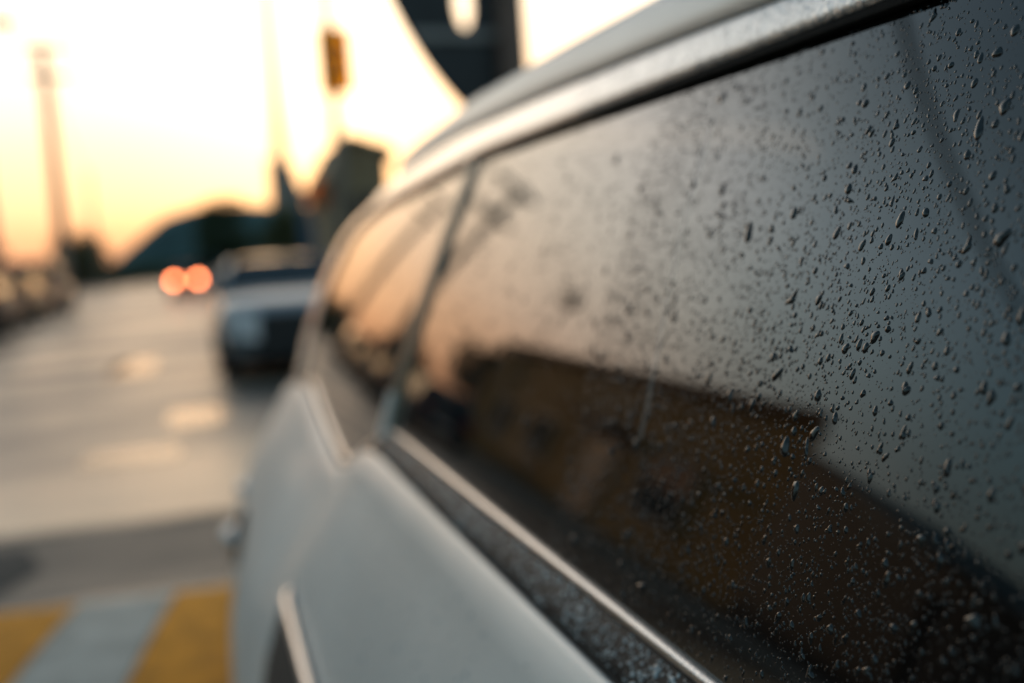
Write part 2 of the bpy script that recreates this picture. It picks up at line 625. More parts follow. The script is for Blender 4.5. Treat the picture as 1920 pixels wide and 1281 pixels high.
def gx(y, z):      # side window plane (z relative to the lens)
    return .27 + (z + .27) * math.tan(rad(20)) - .010 * (1 - ((z + .07) / .2) ** 2) + .008 * max(0, y - .7) ** 2


prof_x = smooth_table([(-1.2, .13), (-1.08, .075), (-.96, .010), (-.85, -.006), (-.75, .010), (-.62, .062), (-.5, .126), (-.4, .186), (-.33, .231), (-.29, .252), (-.2, .29)], 0.05)
z_belt = smooth_table([(-2, -.34), (-1.4, -.33), (0, -.300), (1.50, -.302), (1.62, -.315), (1.86, -.398), (2.04, -.388), (2.42, -.352), (2.62, -.330), (3.0, -.36), (3.3, -.40), (3.55, -.47)], 0.05)


def bx(y, z):      # body side
    if y > 1.5:
        zb = z_belt(y)
        w = min(1, (y - 1.5) / .25) * max(0.0, min(1.0, 1 - (zb - z) / .30))
        w = w * w * (3 - 2 * w)
        x0 = bx0(y, z)
        return x0 + w * max(0.0, gx(y, zb + .014) - .014 - bx0(y, zb))
    return bx0(y, z)


def bx0(y, z):
    e = .008 * max(0, y - .7) ** 2 + .016 * max(0, y - 2.0) ** 2
    e += 0.16 * max(0, (y - 3.15) / .4) ** 2.2 if y > 3.15 else 0
    e += 0.20 * max(0, (-1.25 - y) / .5) ** 2.2 if y < -1.25 else 0
    return prof_x(z) + e


W_F, W_R = -0.80, 2.62     # wheel centres


def arch(y):
    for w in (W_F, W_R):
        if abs(y - w) < 0.39:
            return 0.33 + math.sqrt(0.39 ** 2 - (y - w) ** 2)
    return 0.27


van = thing('silver_car', 'wet silver car close beside the camera with raindrops on its dark side windows', 'car', (XC, 0.9, 0))
VL = Vector((XC, 0.9, 0))


def loc(p):         # world -> van space
    return (p[0] - VL.x, p[1] - VL.y, p[2] - VL.z)


def mir(p):
    return (2 * XC - p[0], p[1], p[2])


def vbuild(mb, name, m, smooth=True, parent=van, bevel=0.0, side=0):
    mb.v = [loc(mir(p) if side else p) for p in mb.v]
    return mb.build(name, m, parent, smooth, bevel)


def frange(a, b, n):
    return [a + (b - a) * i / (n - 1) for i in range(n)]


def panel(y0, y1, side, name):
    mb = MB()
    rows = []
    n = max(6, int((y1 - y0) / 0.035))
    for y in frange(y0, y1, n):
        zb = z_belt(y)
        row = []
        x0 = bx(y, zb)
        # rolled top edge
        row += [(x0 + .012, y, CZ + zb - .010), (x0 + .008, y, CZ + zb - .001), (x0 + .002, y, CZ + zb + .001), (x0 - .004, y, CZ + zb - .003)]
        zlow = -1.08
        for k in range(1, 27):
            z = zb - .008 + (zlow - zb) * k / 26
            zw = max(CZ + z, arch(y))
            x = bx(y, zw - CZ if zw > CZ + z else z)
            # feature crease low on the door
            row.append((x, y, zw))
        mb.grid
        rows.append(row)
    mb.grid(rows)
    # returned edges for thickness
    for r in (rows[0], rows[-1]):
        mb.grid([r, [(p[0] + .03, p[1], p[2]) for p in r]])
    return vbuild(mb, name, M['silver'], side=side)


for side in (0, 1):
    panel(-1.75, -0.405, side, 'front_wing')
    panel(-0.40, 0.215, side, 'front_door')
    d = panel(0.22, 1.86, side, 'rear_door')
    panel(1.865, 3.55, side, 'rear_quarter')

# window outlines (z relative to the lens)
top_out = smooth_table([(-1.1, -.22), (-.85, -.06), (-.6, .05), (-.35, .10), (0.0, .12), (.5, .124), (1.4, .128), (1.77, .114), (2.175, .099), (2.42, .072), (2.545, .040), (2.66, -.03), (2.74, -.12), (2.78, -.22)], 0.06)
botA = lambda y: -.268 if y > -.3 else -.268
botB = lambda y: z_belt(y) + .014


def window(side, yl, yr, bot, name, nu=90, nv=26):
    mb = MB()
    rows = []
    for i in range(nu + 1):
        u = i / nu
        row = []
        for j in range(nv + 1):
            v = j / nv
            y = yl(v) + (yr(v) - yl(v)) * u
            z = bot(y) + (top_out(y) + .004 - bot(y)) * v
            row.append((gx(y, z) + .005, y, CZ + z))
        rows.append(row)
    mb.grid(rows)
    return vbuild(mb, name, M['glass'], side=side)


panes = {}
for side in (0, 1):
    a = window(side, lambda v: -.98 + .25 * v, lambda v: .195, botA, 'door_window')
    b = window(side, lambda v: .235, lambda v: 1.497 - .085 * v, botA, 'door_window')
    c = window(side, lambda v: 1.545 - .11 * v, lambda v: 2.78, botB, 'quarter_window')
    if side == 0:
        panes['A'], panes['B'] = b, c

    def strip(name, m, pa, pb, bulge, side=side, smooth=True, ny=60, off=0.0, base=0.006):
        # ribbon between two (y,z) curves pa(t), pb(t) bulging outward
        mb = MB()
        rows = []
        for i in range(ny + 1):
            t = i / ny
            (ya, za), (yb, zb) = pa(t), pb(t)
            row = []
            for k in range(9):
                s = k / 8
                y, z = ya + (yb - ya) * s, za + (zb - za) * s
                h = bulge * (1 - (2 * s - 1) ** 4) - base * (1 if k in (0, 8) else 0)
                row.append((gx(y, z) - h + off, y, CZ + z))
            rows.append(row)
        mb.grid(rows)
        return vbuild(mb, name, m, smooth, side=side)

    # pillars between the windows
    strip('window_pillar', M['pillar'], lambda t: (1.488 - .095 * t, -.268 + .397 * t), lambda t: (1.562 - .110 * t, -.268 + .397 * t), .003, ny=14)
    strip('pillar_foot', M['silver'], lambda t: (1.500 - .012 * t, -.285 + .075 * t), lambda t: (1.556 - .018 * t, -.285 + .075 * t), .010, ny=8)
    strip('window_pillar', M['pillar'], lambda t: (.193, -.268 + .390 * t), lambda t: (.237, -.268 + .390 * t), .003, ny=14)
    # dark seal above the glass
    strip('window_seal', M['rubber'], lambda t: (-1.05 + 3.83 * t, top_out(-1.05 + 3.83 * t) - .001), lambda t: (-1.05 + 3.84 * t, top_out(-1.05 + 3.83 * t) + .009), .002, ny=150, base=.004)

    # silver cant rail and rear pillar
    inner = [(y, top_out(y) + .007) for y in frange(-1.05, 2.5, 60)] + [(2.56, .045), (2.62, .008), (2.68, -.04), (2.735, -.10), (2.775, -.17), (2.795, -.24), (2.80, -.335)]
    outf = smooth_table([(-1.3, -.20), (-1.0, -.02), (-.7, .08), (-.4, .135), (0, .158), (.5, .160), (.8, .171), (1.2, .182), (1.62, .186), (2.06, .166), (2.3, .138), (2.5, .10)], .08)
    outer = [(y - .06 if y > 2.3 else y, outf(y)) for y in frange(-1.12, 2.56, 60)] + [(2.66, .068), (2.76, .022), (2.86, -.035), (2.94, -.10), (3.00, -.17), (3.05, -.25), (3.09, -.345)]

    def pl(L):
        def f(t):
            q = t * (len(L) - 1)
            i = min(int(q), len(L) - 2)
            w = q - i
            return (L[i][0] * (1 - w) + L[i + 1][0] * w, L[i][1] * (1 - w) + L[i + 1][1] * w)
        return f
    rail_o = strip('roof_rail_trim', M['rail'], pl(inner), pl(outer), .006, ny=160, base=.001)
    if side == 0:
        rail_in, rail_out = pl(inner), pl(outer)

    # chrome bead and wet black moulding under the window
    def sweep(name, m, pts2, y0, y1, n=50, smooth=True, zf=None):
        mb = MB()
        rows = []
        for y in frange(y0, y1, n):
            e = .008 * max(0, y - .7) ** 2
            dz = (zf(y) if zf else 0)
            rows.append([(x + e, y, CZ + z + dz) for x, z in pts2])
        mb.grid(rows)
        mb.f.append(tuple(range(len(pts2))))
        mb.f.append(tuple(range(len(mb.v) - len(pts2), len(mb.v)))[::-1])
        return vbuild(mb, name, m, smooth, side=side)
    for (y0, y1) in ((-.9, .2), (.205, 1.535)):
        sweep('chrome_bead', M['chrome'], [(.276, -.2645), (.2735, -.2638), (.2715, -.2645), (.2700, -.2665), (.2697, -.2695), (.2705, -.2715), (.276, -.273)], y0, y1)
        mo = sweep('belt_moulding', M['wetrubber'], [(.276, -.270), (.2695, -.2722), (.2650, -.2755), (.2590, -.2815), (.2535, -.2880), (.2500, -.2935), (.2500, -.3000), (.262, -.306)], y0, y1)
        if side == 0 and y0 > 0:
            moulding = mo
    # bright reveal under the quarter window
    mb = MB()
    rows, ledge = [], []
    for y in frange(1.60, 2.80, 50):
        zb = z_belt(y)
        x = bx(y, zb)
        g = gx(y, zb + .014)
        rows.append([(g + .008, y, CZ + zb + .015), (g + .001, y, CZ + zb + .0155), (g - .001, y, CZ + zb + .013), (g - .002, y, CZ + zb + .009), (g - .001, y, CZ + zb + .004)])
    ledge.append([(g + .002, y, CZ + zb + .004), (g * .8 + x * .2, y, CZ + zb + .003), (g * .4 + x * .6, y, CZ + zb + .002), (x + .012, y, CZ + zb - .001), (x + .008, y, CZ + zb - .008)])
    mb.grid(rows)
    vbuild(mb, 'window_reveal', M['chrome'], side=side)
    mb = MB()
    mb.grid(ledge)
    vbuild(mb, 'shoulder_ledge', M['silver'], side=side)

# roof panel with a gutter next to the trim
mb = MB()
rows = []
for y in frange(-.45, 2.12, 60):
    zo = outf(y)
    x0 = gx(y, zo)
    L = [(x0 + .012, zo + .002), (x0 + .007, zo + .010), (x0 + .009, zo + .022), (x0 + .013, zo + .036), (x0 + .020, zo + .048), (x0 + .035, zo + .062), (x0 + .06, zo + .074), (x0 + .12, zo + .090), (x0 + .32, zo + .105)]
    row = [(x, y, CZ + z) for x, z in L]
    row = row + [mir(p) for p in row[::-1]]
    rows.append(row)
mb.grid(rows)
vbuild(mb, 'roof', M['silver'])
for side in (0, 1):
    mb = MB()
    mb.grid([[(gx(y, outf(y)) + a, y, CZ + outf(y) + b) for a, b in ((.001, -.001), (.006, .001), (.010, .004), (.010, .010))] for y in frange(-.45, 2.12, 50)])
    vbuild(mb, 'roof_gutter', M['rubber'], side=side)
# sloping screens front and back
for nm, Y0, Y1, zz in (('rear_screen', 2.13, 3.12, None), ('windscreen', -.46, -1.32, None)):
    mb = MB()
    rows = []
    for i in range(30):
        t = i / 29
        y = Y0 + (Y1 - Y0) * t
        if nm == 'rear_screen':
            q = [p for p in outer]
            zo = float(np.interp(y, [p[0] for p in q], [p[1] for p in q]))
        else:
            zo = outf(y) if y > -1.2 else -.12 - (-1.2 - y) * 1.3
        x0 = gx(y, zo)
        L = [(x0 + .004, zo), (x0 + .05, zo + .016 * (1 - t * .5)), (x0 + .2, zo + .04 * (1 - t * .4)), (x0 + .38, zo + .05 * (1 - t * .4))]
        row = [(x, y, CZ + z) for x, z in L]
        rows.append(row + [mir(p) for p in row[::-1]])
    mb.grid(rows)
    vbuild(mb, nm, M['glass'])
# tail deck / bonnet, end faces, floor
for nm, Y0, Y1 in (('tailgate', 3.05, 3.55), ('bonnet', -1.22, -1.75)):
    mb = MB()
    rows = []
    for i in range(20):
        t = i / 19
        y = Y0 + (Y1 - Y0) * t
        zb = z_belt(y)
        x0 = bx(y, zb) + .002
        row = [(x0, y, CZ + zb - .002), (x0 + .03, y, CZ + zb + .010), (x0 + .12, y, CZ + zb + .022), (x0 + .35, y, CZ + zb + .03)]
        rows.append(row + [mir(p) for p in row[::-1]])
    y = Y1
    last = rows[-1]
    for z, dy in ((.85, .05), (.7, .09), (.5, .12), (.3, .08)):
        s = 1 if Y1 > 0 else -1
        rows.append([(p[0], y + s * dy, z - .0 + (p[2] - last[0][2]) * .2) for p in last])
    mb.grid(rows)
    vbuild(mb, nm, M['silver'])
mb = MB().box(.16, 2 * XC - .16, -1.72, 3.5, .26, .34)
vbuild(mb, 'floor_pan', M['undr'], False)
for y, nm in ((3.53, 'bumper'), (-1.72, 'bumper')):
    s = 1 if y > 0 else -1
    mb = MB()
    mb.grid([[(XC - .80, y - s * .1, z), (XC - .76, y + s * .02, z), (XC - .5, y + s * .13, z), (XC + .5, y + s * .13, z), (XC + .76, y + s * .02, z), (XC + .80, y - s * .1, z)] for z in (.28, .36, .46, .52)])
    vbuild(mb, nm, M['silver'])

# seats inside
def seat(x, y, s):
    mb = MB().box(x - .24, x + .24, y - .25, y + .25, .42, .58)
    vbuild(mb, 'seat', M['cabin'], False, bevel=.04)
    mb = MB().box(x - .23, x + .23, y + s * .22 - .06, y + s * .22 + .07, .55, 1.18)
    vbuild(mb, 'seat_back', M['cabin'], False, bevel=.04)
    mb = MB().box(x - .12, x + .12, y + s * .25 - .05, y + s * .25 + .05, 1.22, 1.38)
    vbuild(mb, 'headrest', M['cabin'], False, bevel=.03)


for x in (XC - .36, XC + .36):
    for y in (-.15, 1.0, 2.0):
        seat(x, y, 1)

# wheels
def wheel(parent, x, y, r, w, facing, tf=lambda p: p, spokes=7):
    mb = MB()
    n = 32
    prof2 = [(-w / 2, r * .66), (-w / 2, r * .9), (-w / 2 + .03, r), (w / 2 - .03, r), (w / 2, r * .9), (w / 2, r * .66)]
    mb.grid([[tf((x + a, y + q * math.cos(2 * PI * k / n), r + q * math.sin(2 * PI * k / n))) for a, q in prof2] for k in range(n)] + [[tf((x + a, y + q, r)) for a, q in prof2]])
    wobj = mb.build('wheel', M['tyre'], parent, True)
    mb = MB()
    fx = x + facing * (w / 2 - .02)
    for k in range(spokes):
        a = 2 * PI * k / spokes
        pts = []
        for q, d in ((.05, -.16), (r * .66, -.05), (r * .66, .05), (.05, .16)):
            ang = a + d * (1 if q > .1 else 2)
            pts.append((fx, y + q * math.cos(ang), r + q * math.sin(ang)))
        mb.prism([tf(p) for p in pts], (-facing * .03, 0, 0))
    mb.tube([tf((fx - facing * .05, y, r)), tf((fx + facing * .005, y, r))], r * .18, 14)
    mb.grid([[tf((fx + b, y + q * math.cos(2 * PI * k / n), r + q * math.sin(2 * PI * k / n))) for b, q in ((-facing * .12, r * .6), (0, r * .66), (0, r * .60), (-facing * .1, r * .58))] for k in range(n + 1)])
    mb.build('rim', M['rim'], wobj, False)
    return wobj


for y in (W_F, W_R):
    for x, s in ((.27, -1), (2 * XC - .27, 1)):
        wheel(van, x, y, .33, .21, s, tf=loc)

# door handle: bright bar over a flat dark patch for the shaded cup, on the rear door
def handle(yc, zc, side, Lh=.20):
    mb = MB()
    n = 18
    rows = []
    for i in range(n + 1):
        t = i / n
        y = yc - Lh / 2 + Lh * t
        x = bx(y, zc)
        h = .010 * min(1, math.sin(PI * t) * 5) + .002
        r = .0095
        rows.append([(x - h + r * .8 * math.cos(a), y, CZ + zc + r * math.sin(a)) for a in frange(0, 2 * PI, 11)[:-1]])
    mb.grid(rows, closed=True)
    hb = vbuild(mb, 'door_handle', M['chrome'], side=side)
    mb = MB()
    rows = []
    for i in range(15):
        t = i / 14
        y = yc - Lh / 2 - .01 + (Lh + .02) * t
        e = (1 - abs(2 * t - 1) ** 5)
        rows.append([(bx(y, z) - .0025 - .002 * math.sin(PI * k / 6) * e, y, CZ + z) for k, z in enumerate([zc - .012 - .115 * (k / 6) * (.25 + .75 * e) for k in range(7)])])
    mb.grid(rows)
    vbuild(mb, 'handle_cup_shade', M['plastic'], side=side)


for side in (0, 1):
    handle(1.34, -.535, side, .56)


# lamp cluster at the far end
for side in (0, 1):
    mb = MB()
    rows = []
    for i in range(13):
        t = i / 12
        y = 3.28 + .26 * t
        row = []
        for k in range(9):
            s = k / 8
            z = -.47 - .20 * s
            h = .018 * (1 - (2 * s - 1) ** 4) * (1 - (2 * t - 1) ** 4) - .003
            row.append((bx(y, z) - h, y, CZ + z))
        rows.append(row)
    mb.grid(rows)
    vbuild(mb, 'end_lamp', M['lampglass'], side=side)
    # small bright corner piece standing out low on the body
    for (yy, zz, rr) in ((3.02, -.655, .030), (2.96, -.78, .042)):
        mb = MB()
        rows = []
        for i in range(9):
            th = PI * i / 8
            rows.append([(bx(yy, zz) - rr * .95 * math.sin(th) * abs(math.cos(a)) * 1.0 - .0 + .004, yy - rr * 1.6 * math.cos(th), CZ + zz + rr * .8 * math.sin(th) * math.sin(a)) for a in frange(-PI / 2, PI / 2, 9)])
        mb.grid(rows)
        vbuild(mb, 'side_marker', M['rail'], side=side)

# ------------------------------------------------------------------ rain drops on the van
def drop_variant(n, rings, kind):
    """unit drop: x = across, y = up the glass, z = height; contact line near radius 1"""
    a1, a2, a3 = rng.uniform(-.16, .16, 3)
    p2, p3, p5 = rng.uniform(0, 2 * PI, 3)
    pear = rng.uniform(0, .32)
    if kind == 2:
        a1 *= 2.2
        a2 *= 2.0
        a3 *= 1.8
    cx_, cy_ = rng.uniform(-.15, .15), -.18 * pear * 2
    V, F = [], []
    for i in range(rings + 1):
        rho = 1 - i / (rings + .6)
        z = .52 * (1 - rho ** 2.6) ** .62 if rho < 1 else -.06
        for k in range(n):
            th = 2 * PI * k / n
            R = 1 + a1 * math.cos(2 * th + p2) + a2 * math.cos(3 * th + p3) + .5 * a3 * math.cos(5 * th + p5)
            x, y = R * math.cos(th), R * math.sin(th)
            x *= 1 - pear * y          # narrower at the top, heavy below
            xx = cx_ * (1 - rho) + x * rho
            yy = cy_ * (1 - rho) * 1 + y * rho
            V.append((xx, yy, z * (1 + .25 * a1 * math.sin(th))))
    V.append((cx_, cy_, .535))
    for i in range(rings):
        for k in range(n):
            k2 = (k + 1) % n
            F.append((i * n + k, i * n + k2, (i + 1) * n + k2))
            F.append((i * n + k, (i + 1) * n + k2, (i + 1) * n + k))
    t = rings * n
    for k in range(n):
        F.append((t + k, t + (k + 1) % n, t + n))
    return np.array(V), np.array(F)


big_var = [drop_variant(26, 7, 1 if i % 3 else 2) for i in range(22)]
mid_var = [drop_variant(14, 4, 1 if i % 2 else 2) for i in range(24)]
small_var = [drop_variant(8, 2, 1) for i in range(10)]
big_me = []
for V, F in big_var:
    me = bpy.data.meshes.new('droplet')
    me.from_pydata(V.tolist(), [], F.tolist())
    me.materials.append(M['water'])
    me.polygons.foreach_set('use_smooth', [True] * len(me.polygons))
    big_me.append(me)


def frame(surf, a, b):
    e = 1e-3
    p = Vector(surf(a, b))
    ta = (Vector(surf(a + e, b)) - Vector(surf(a - e, b))).normalized()
    tb = (Vector(surf(a, b + e)) - Vector(surf(a, b - e))).normalized()
    n = ta.cross(tb).normalized()
    if n.x > 0:
        n = -n
    up = tb
    sd = up.cross(n).normalized()
    return p, sd, up, n


def merge(name, items, parent, m, label=None):
    Vs, Fs, off = [], [], 0
    for (V, F, mat3, p) in items:
        W = V @ mat3.T + p
        Vs.append(W)
        Fs.append(F + off)
        off += len(V)
    V = np.concatenate(Vs)
    F = np.concatenate(Fs)
    V = V - np.array(VL)
    me = bpy.data.meshes.new(name)
    me.vertices.add(len(V))
    me.vertices.foreach_set('co', V.astype(np.float32).ravel())
    me.loops.add(len(F) * 3)
    me.loops.foreach_set('vertex_index', F.astype(np.int32).ravel())
    me.polygons.add(len(F))
    me.polygons.foreach_set('loop_start', np.arange(0, len(F) * 3, 3, dtype=np.int32))
    me.polygons.foreach_set('loop_total', np.full(len(F), 3, dtype=np.int32))
    me.polygons.foreach_set('use_smooth', np.ones(len(F), dtype=bool))
    me.update(calc_edges=True)
    me.validate()
    me.materials.append(m)
    o = bpy.data.objects.new(name, me)
    COL.objects.link(o)
    o.parent = parent
    o['kind'] = 'stuff'
    return o


def glass_surf(y, z):
    return (gx(y, z) + .005, y, CZ + z)


def scatter(surf, A, B, inside, dens, sizes, aspect, tilt, maxn=None, grow=None):
    """returns list of (a,b,radius,aspect,tilt)"""
    area = (A[1] - A[0]) * (B[1] - B[0])
    n = int(area * dens)
    out = []
    cell = {}
    cs = .008
    rad_ = sizes(n)
    rad_.sort()
    for r in rad_[::-1]:
        for tr in range(6):
            a = rng.uniform(*A)
            b = rng.uniform(*B)
            if not inside(a, b):
                continue
            if grow is not None and rng.random() > grow(a, b):
                break
            asp = max(.8, rng.normal(aspect, .35)) if r > .0006 else max(.7, rng.normal(1.2, .3))
            ia, ib = int(a / cs), int(b / cs)
            ok = True
            for da in (-1, 0, 1):
                for db in (-1, 0, 1):
                    for (a2, b2, r2, as2) in cell.get((ia + da, ib + db), ()):
                        dx = (a - a2) / 1.0
                        dy = (b - b2) / ((asp + as2) / 2)
                        if dx * dx + dy * dy < (r + r2) ** 2 * .9:
                            ok = False
                            break
            if ok:
                cell.setdefault((ia, ib), []).append((a, b, r, asp))
                out.append((a, b, r, asp, rng.normal(tilt, .22)))
                break
    return out


def mat_of(surf, a, b, r, asp, tilt):
    p, sd, up, n = frame(surf, a, b)
    u2 = (up * math.cos(tilt) + sd * math.sin(tilt))
    s2 = u2.cross(n)
    h = r * rng.uniform(.7, 1.1)
    m3 = Matrix((s2 * r, u2 * r * asp, n * h)).transposed()
    return p, m3


def sizes_glass(n):
    r = np.exp(rng.normal(math.log(.00050), .60, n))
    return np.clip(r, .00022, .0040)


cl = [(rng.uniform(.2, 1.4), rng.uniform(-.27, .12), rng.uniform(.02, .08)) for _ in range(60)]


def cluster(a, b):
    v = .42
    for (ca, cb, cr) in cl:
        d = ((a - ca) ** 2 + (b - cb) ** 2) / cr ** 2
        if d < 4:
            v += .5 * math.exp(-d)
    return min(1, v)


drops = scatter(glass_surf, (.245, .80), (-.262, .121), lambda a, b: b < top_out(a) - .004, 105000, sizes_glass, 1.4, .06, grow=cluster)
drops2 = scatter(glass_surf, (.80, 1.45), (-.262, .121), lambda a, b: b < top_out(a) - .004 and a < 1.48 - .2 * (b + .27), 24000, sizes_glass, 1.6, .1, grow=cluster)
# each of the 300 that show largest is a droplet of its own
vis = sorted(drops, key=lambda q: -q[2] * q[3] ** .5 / (q[0] + .12))
bigs, rest = vis[:300], vis[300:]
inv = Matrix.Translation(-VL)
for i, (a, b, r, asp, tl) in enumerate(bigs):
    p, m3 = mat_of(glass_surf, a, b, r, asp, tl)
    o = bpy.data.objects.new('droplet', big_me[i % len(big_me)])
    COL.objects.link(o)
    o.parent = panes['A']
    m4 = m3.to_4x4()
    m4.translation = p - VL
    o.matrix_local = m4
items = []
for (a, b, r, asp, tl) in rest + drops2:
    p, m3 = mat_of(glass_surf, a, b, r, asp, tl)
    if r > .0011:
        V, F = mid_var[rng.integers(len(mid_var))]
    elif r > .0005:
        V, F = mid_var[rng.integers(len(mid_var))]
    else:
        V, F = small_var[rng.integers(len(small_var))]
    items.append((V, F, np.array(m3), np.array(p)))
merge('small_droplets', items, panes['A'], M['water'])
drops3 = scatter(glass_surf, (1.56, 2.7), (-.33, .11), lambda a, b: botB(a) + .01 < b < top_out(a) - .005, 5000, sizes_glass, 1.5, .1)
items = []
for (a, b, r, asp, tl) in drops3:
    p, m3 = mat_of(glass_surf, a, b, r, asp, tl)
    V, F = small_var[rng.integers(len(small_var))]
    items.append((V, F, np.array(m3), np.array(p)))
merge('small_droplets', items, panes['B'], M['water'])


def mould_surf(y, t):       # t 0..1 across the moulding
    xs = np.interp(t, [0, .3, .7, 1], [.2695, .2640, .2560, .2502])
    zs = np.interp(t, [0, .3, .7, 1], [-.2722, -.2765, -.2850, -.2932])
    return (float(xs) + .008 * max(0, y - .7) ** 2, y, CZ + float(zs))


items = []
for _ in range(3000):
    y = .3 + 1.22 * rng.random() ** 1.3
    t = rng.uniform(.04, .97)
    r = float(np.clip(np.exp(rng.normal(math.log(.00075), .5)), .0003, .0024))
    p, sd, up, n = frame(mould_surf, y, t)
    if n.z < 0:
        n = -n
    u2 = Vector((0, 1, 0))
    s2 = u2.cross(n)
    m3 = Matrix((s2 * r, u2 * r * rng.uniform(.9, 1.6), n * r * .9)).transposed()
    V, F = mid_var[rng.integers(len(mid_var))] if r > .0005 else small_var[rng.integers(len(small_var))]
    items.append((V, F, np.array(m3), np.array(p)))
merge('small_droplets', items, moulding, M['belt_drop'])


# beads on the door skin under the moulding
M['paint_drop'] = simple('clear_drop_on_paint', (0.50, 0.53, 0.54), 0.05, 0.3, .05, 30, coat=1.0)


def door_surf(y, z):
    return (bx(y, z), y, CZ + z)


items = []
for _ in range(2600):
    y = rng.uniform(.45, 1.84)
    z = -.318 - .30 * rng.random() ** 1.4
    r = float(np.clip(np.exp(rng.normal(math.log(.0007), .5)), .0003, .0025))
    p, sd, up, n = frame(door_surf, y, z)
    m3 = Matrix((up.cross(n) * r, up * r * rng.uniform(1, 1.6), n * r * .7)).transposed()
    V, F = small_var[rng.integers(len(small_var))]
    items.append((V, F, np.array(m3), np.array(p)))
merge('small_droplets', items, [o for o in van.children if o.name == 'rear_door'][0], M['paint_drop'])


# drops along the roof trim and its lower edge
def rail_surf(t, s):
    (ya, za), (yb, zb) = rail_in(t), rail_out(t)
    y, z = ya + (yb - ya) * s, za + (zb - za) * s
    return (gx(y, z) - .006 * (1 - (2 * s - 1) ** 4), y, CZ + z)


M['rail_drop'] = simple('clear_drop_on_silver', (0.42, 0.42, 0.43), 0.03, 0.35, .05, 30, coat=1.0)
items = []
for _ in range(4200):
    t = rng.uniform(.28, .52)
    s = rng.uniform(.05, .95) if rng.random() < .7 else rng.uniform(.02, .15)
    p, sd, up, n = frame(rail_surf, t, s)
    r = float(np.clip(np.exp(rng.normal(math.log(.0005), .45)), .00025, .0016))
    u2 = up
    s2 = u2.cross(n)
    m3 = Matrix((s2 * r, u2 * r * 1.1, n * r * .6)).transposed()
    V, F = small_var[rng.integers(len(small_var))]
    items.append((V, F, np.array(m3), np.array(p)))
merge('small_droplets', items, rail_o if False else [o for o in van.children if o.name.startswith('roof_rail_trim')][0], M['rail_drop'])

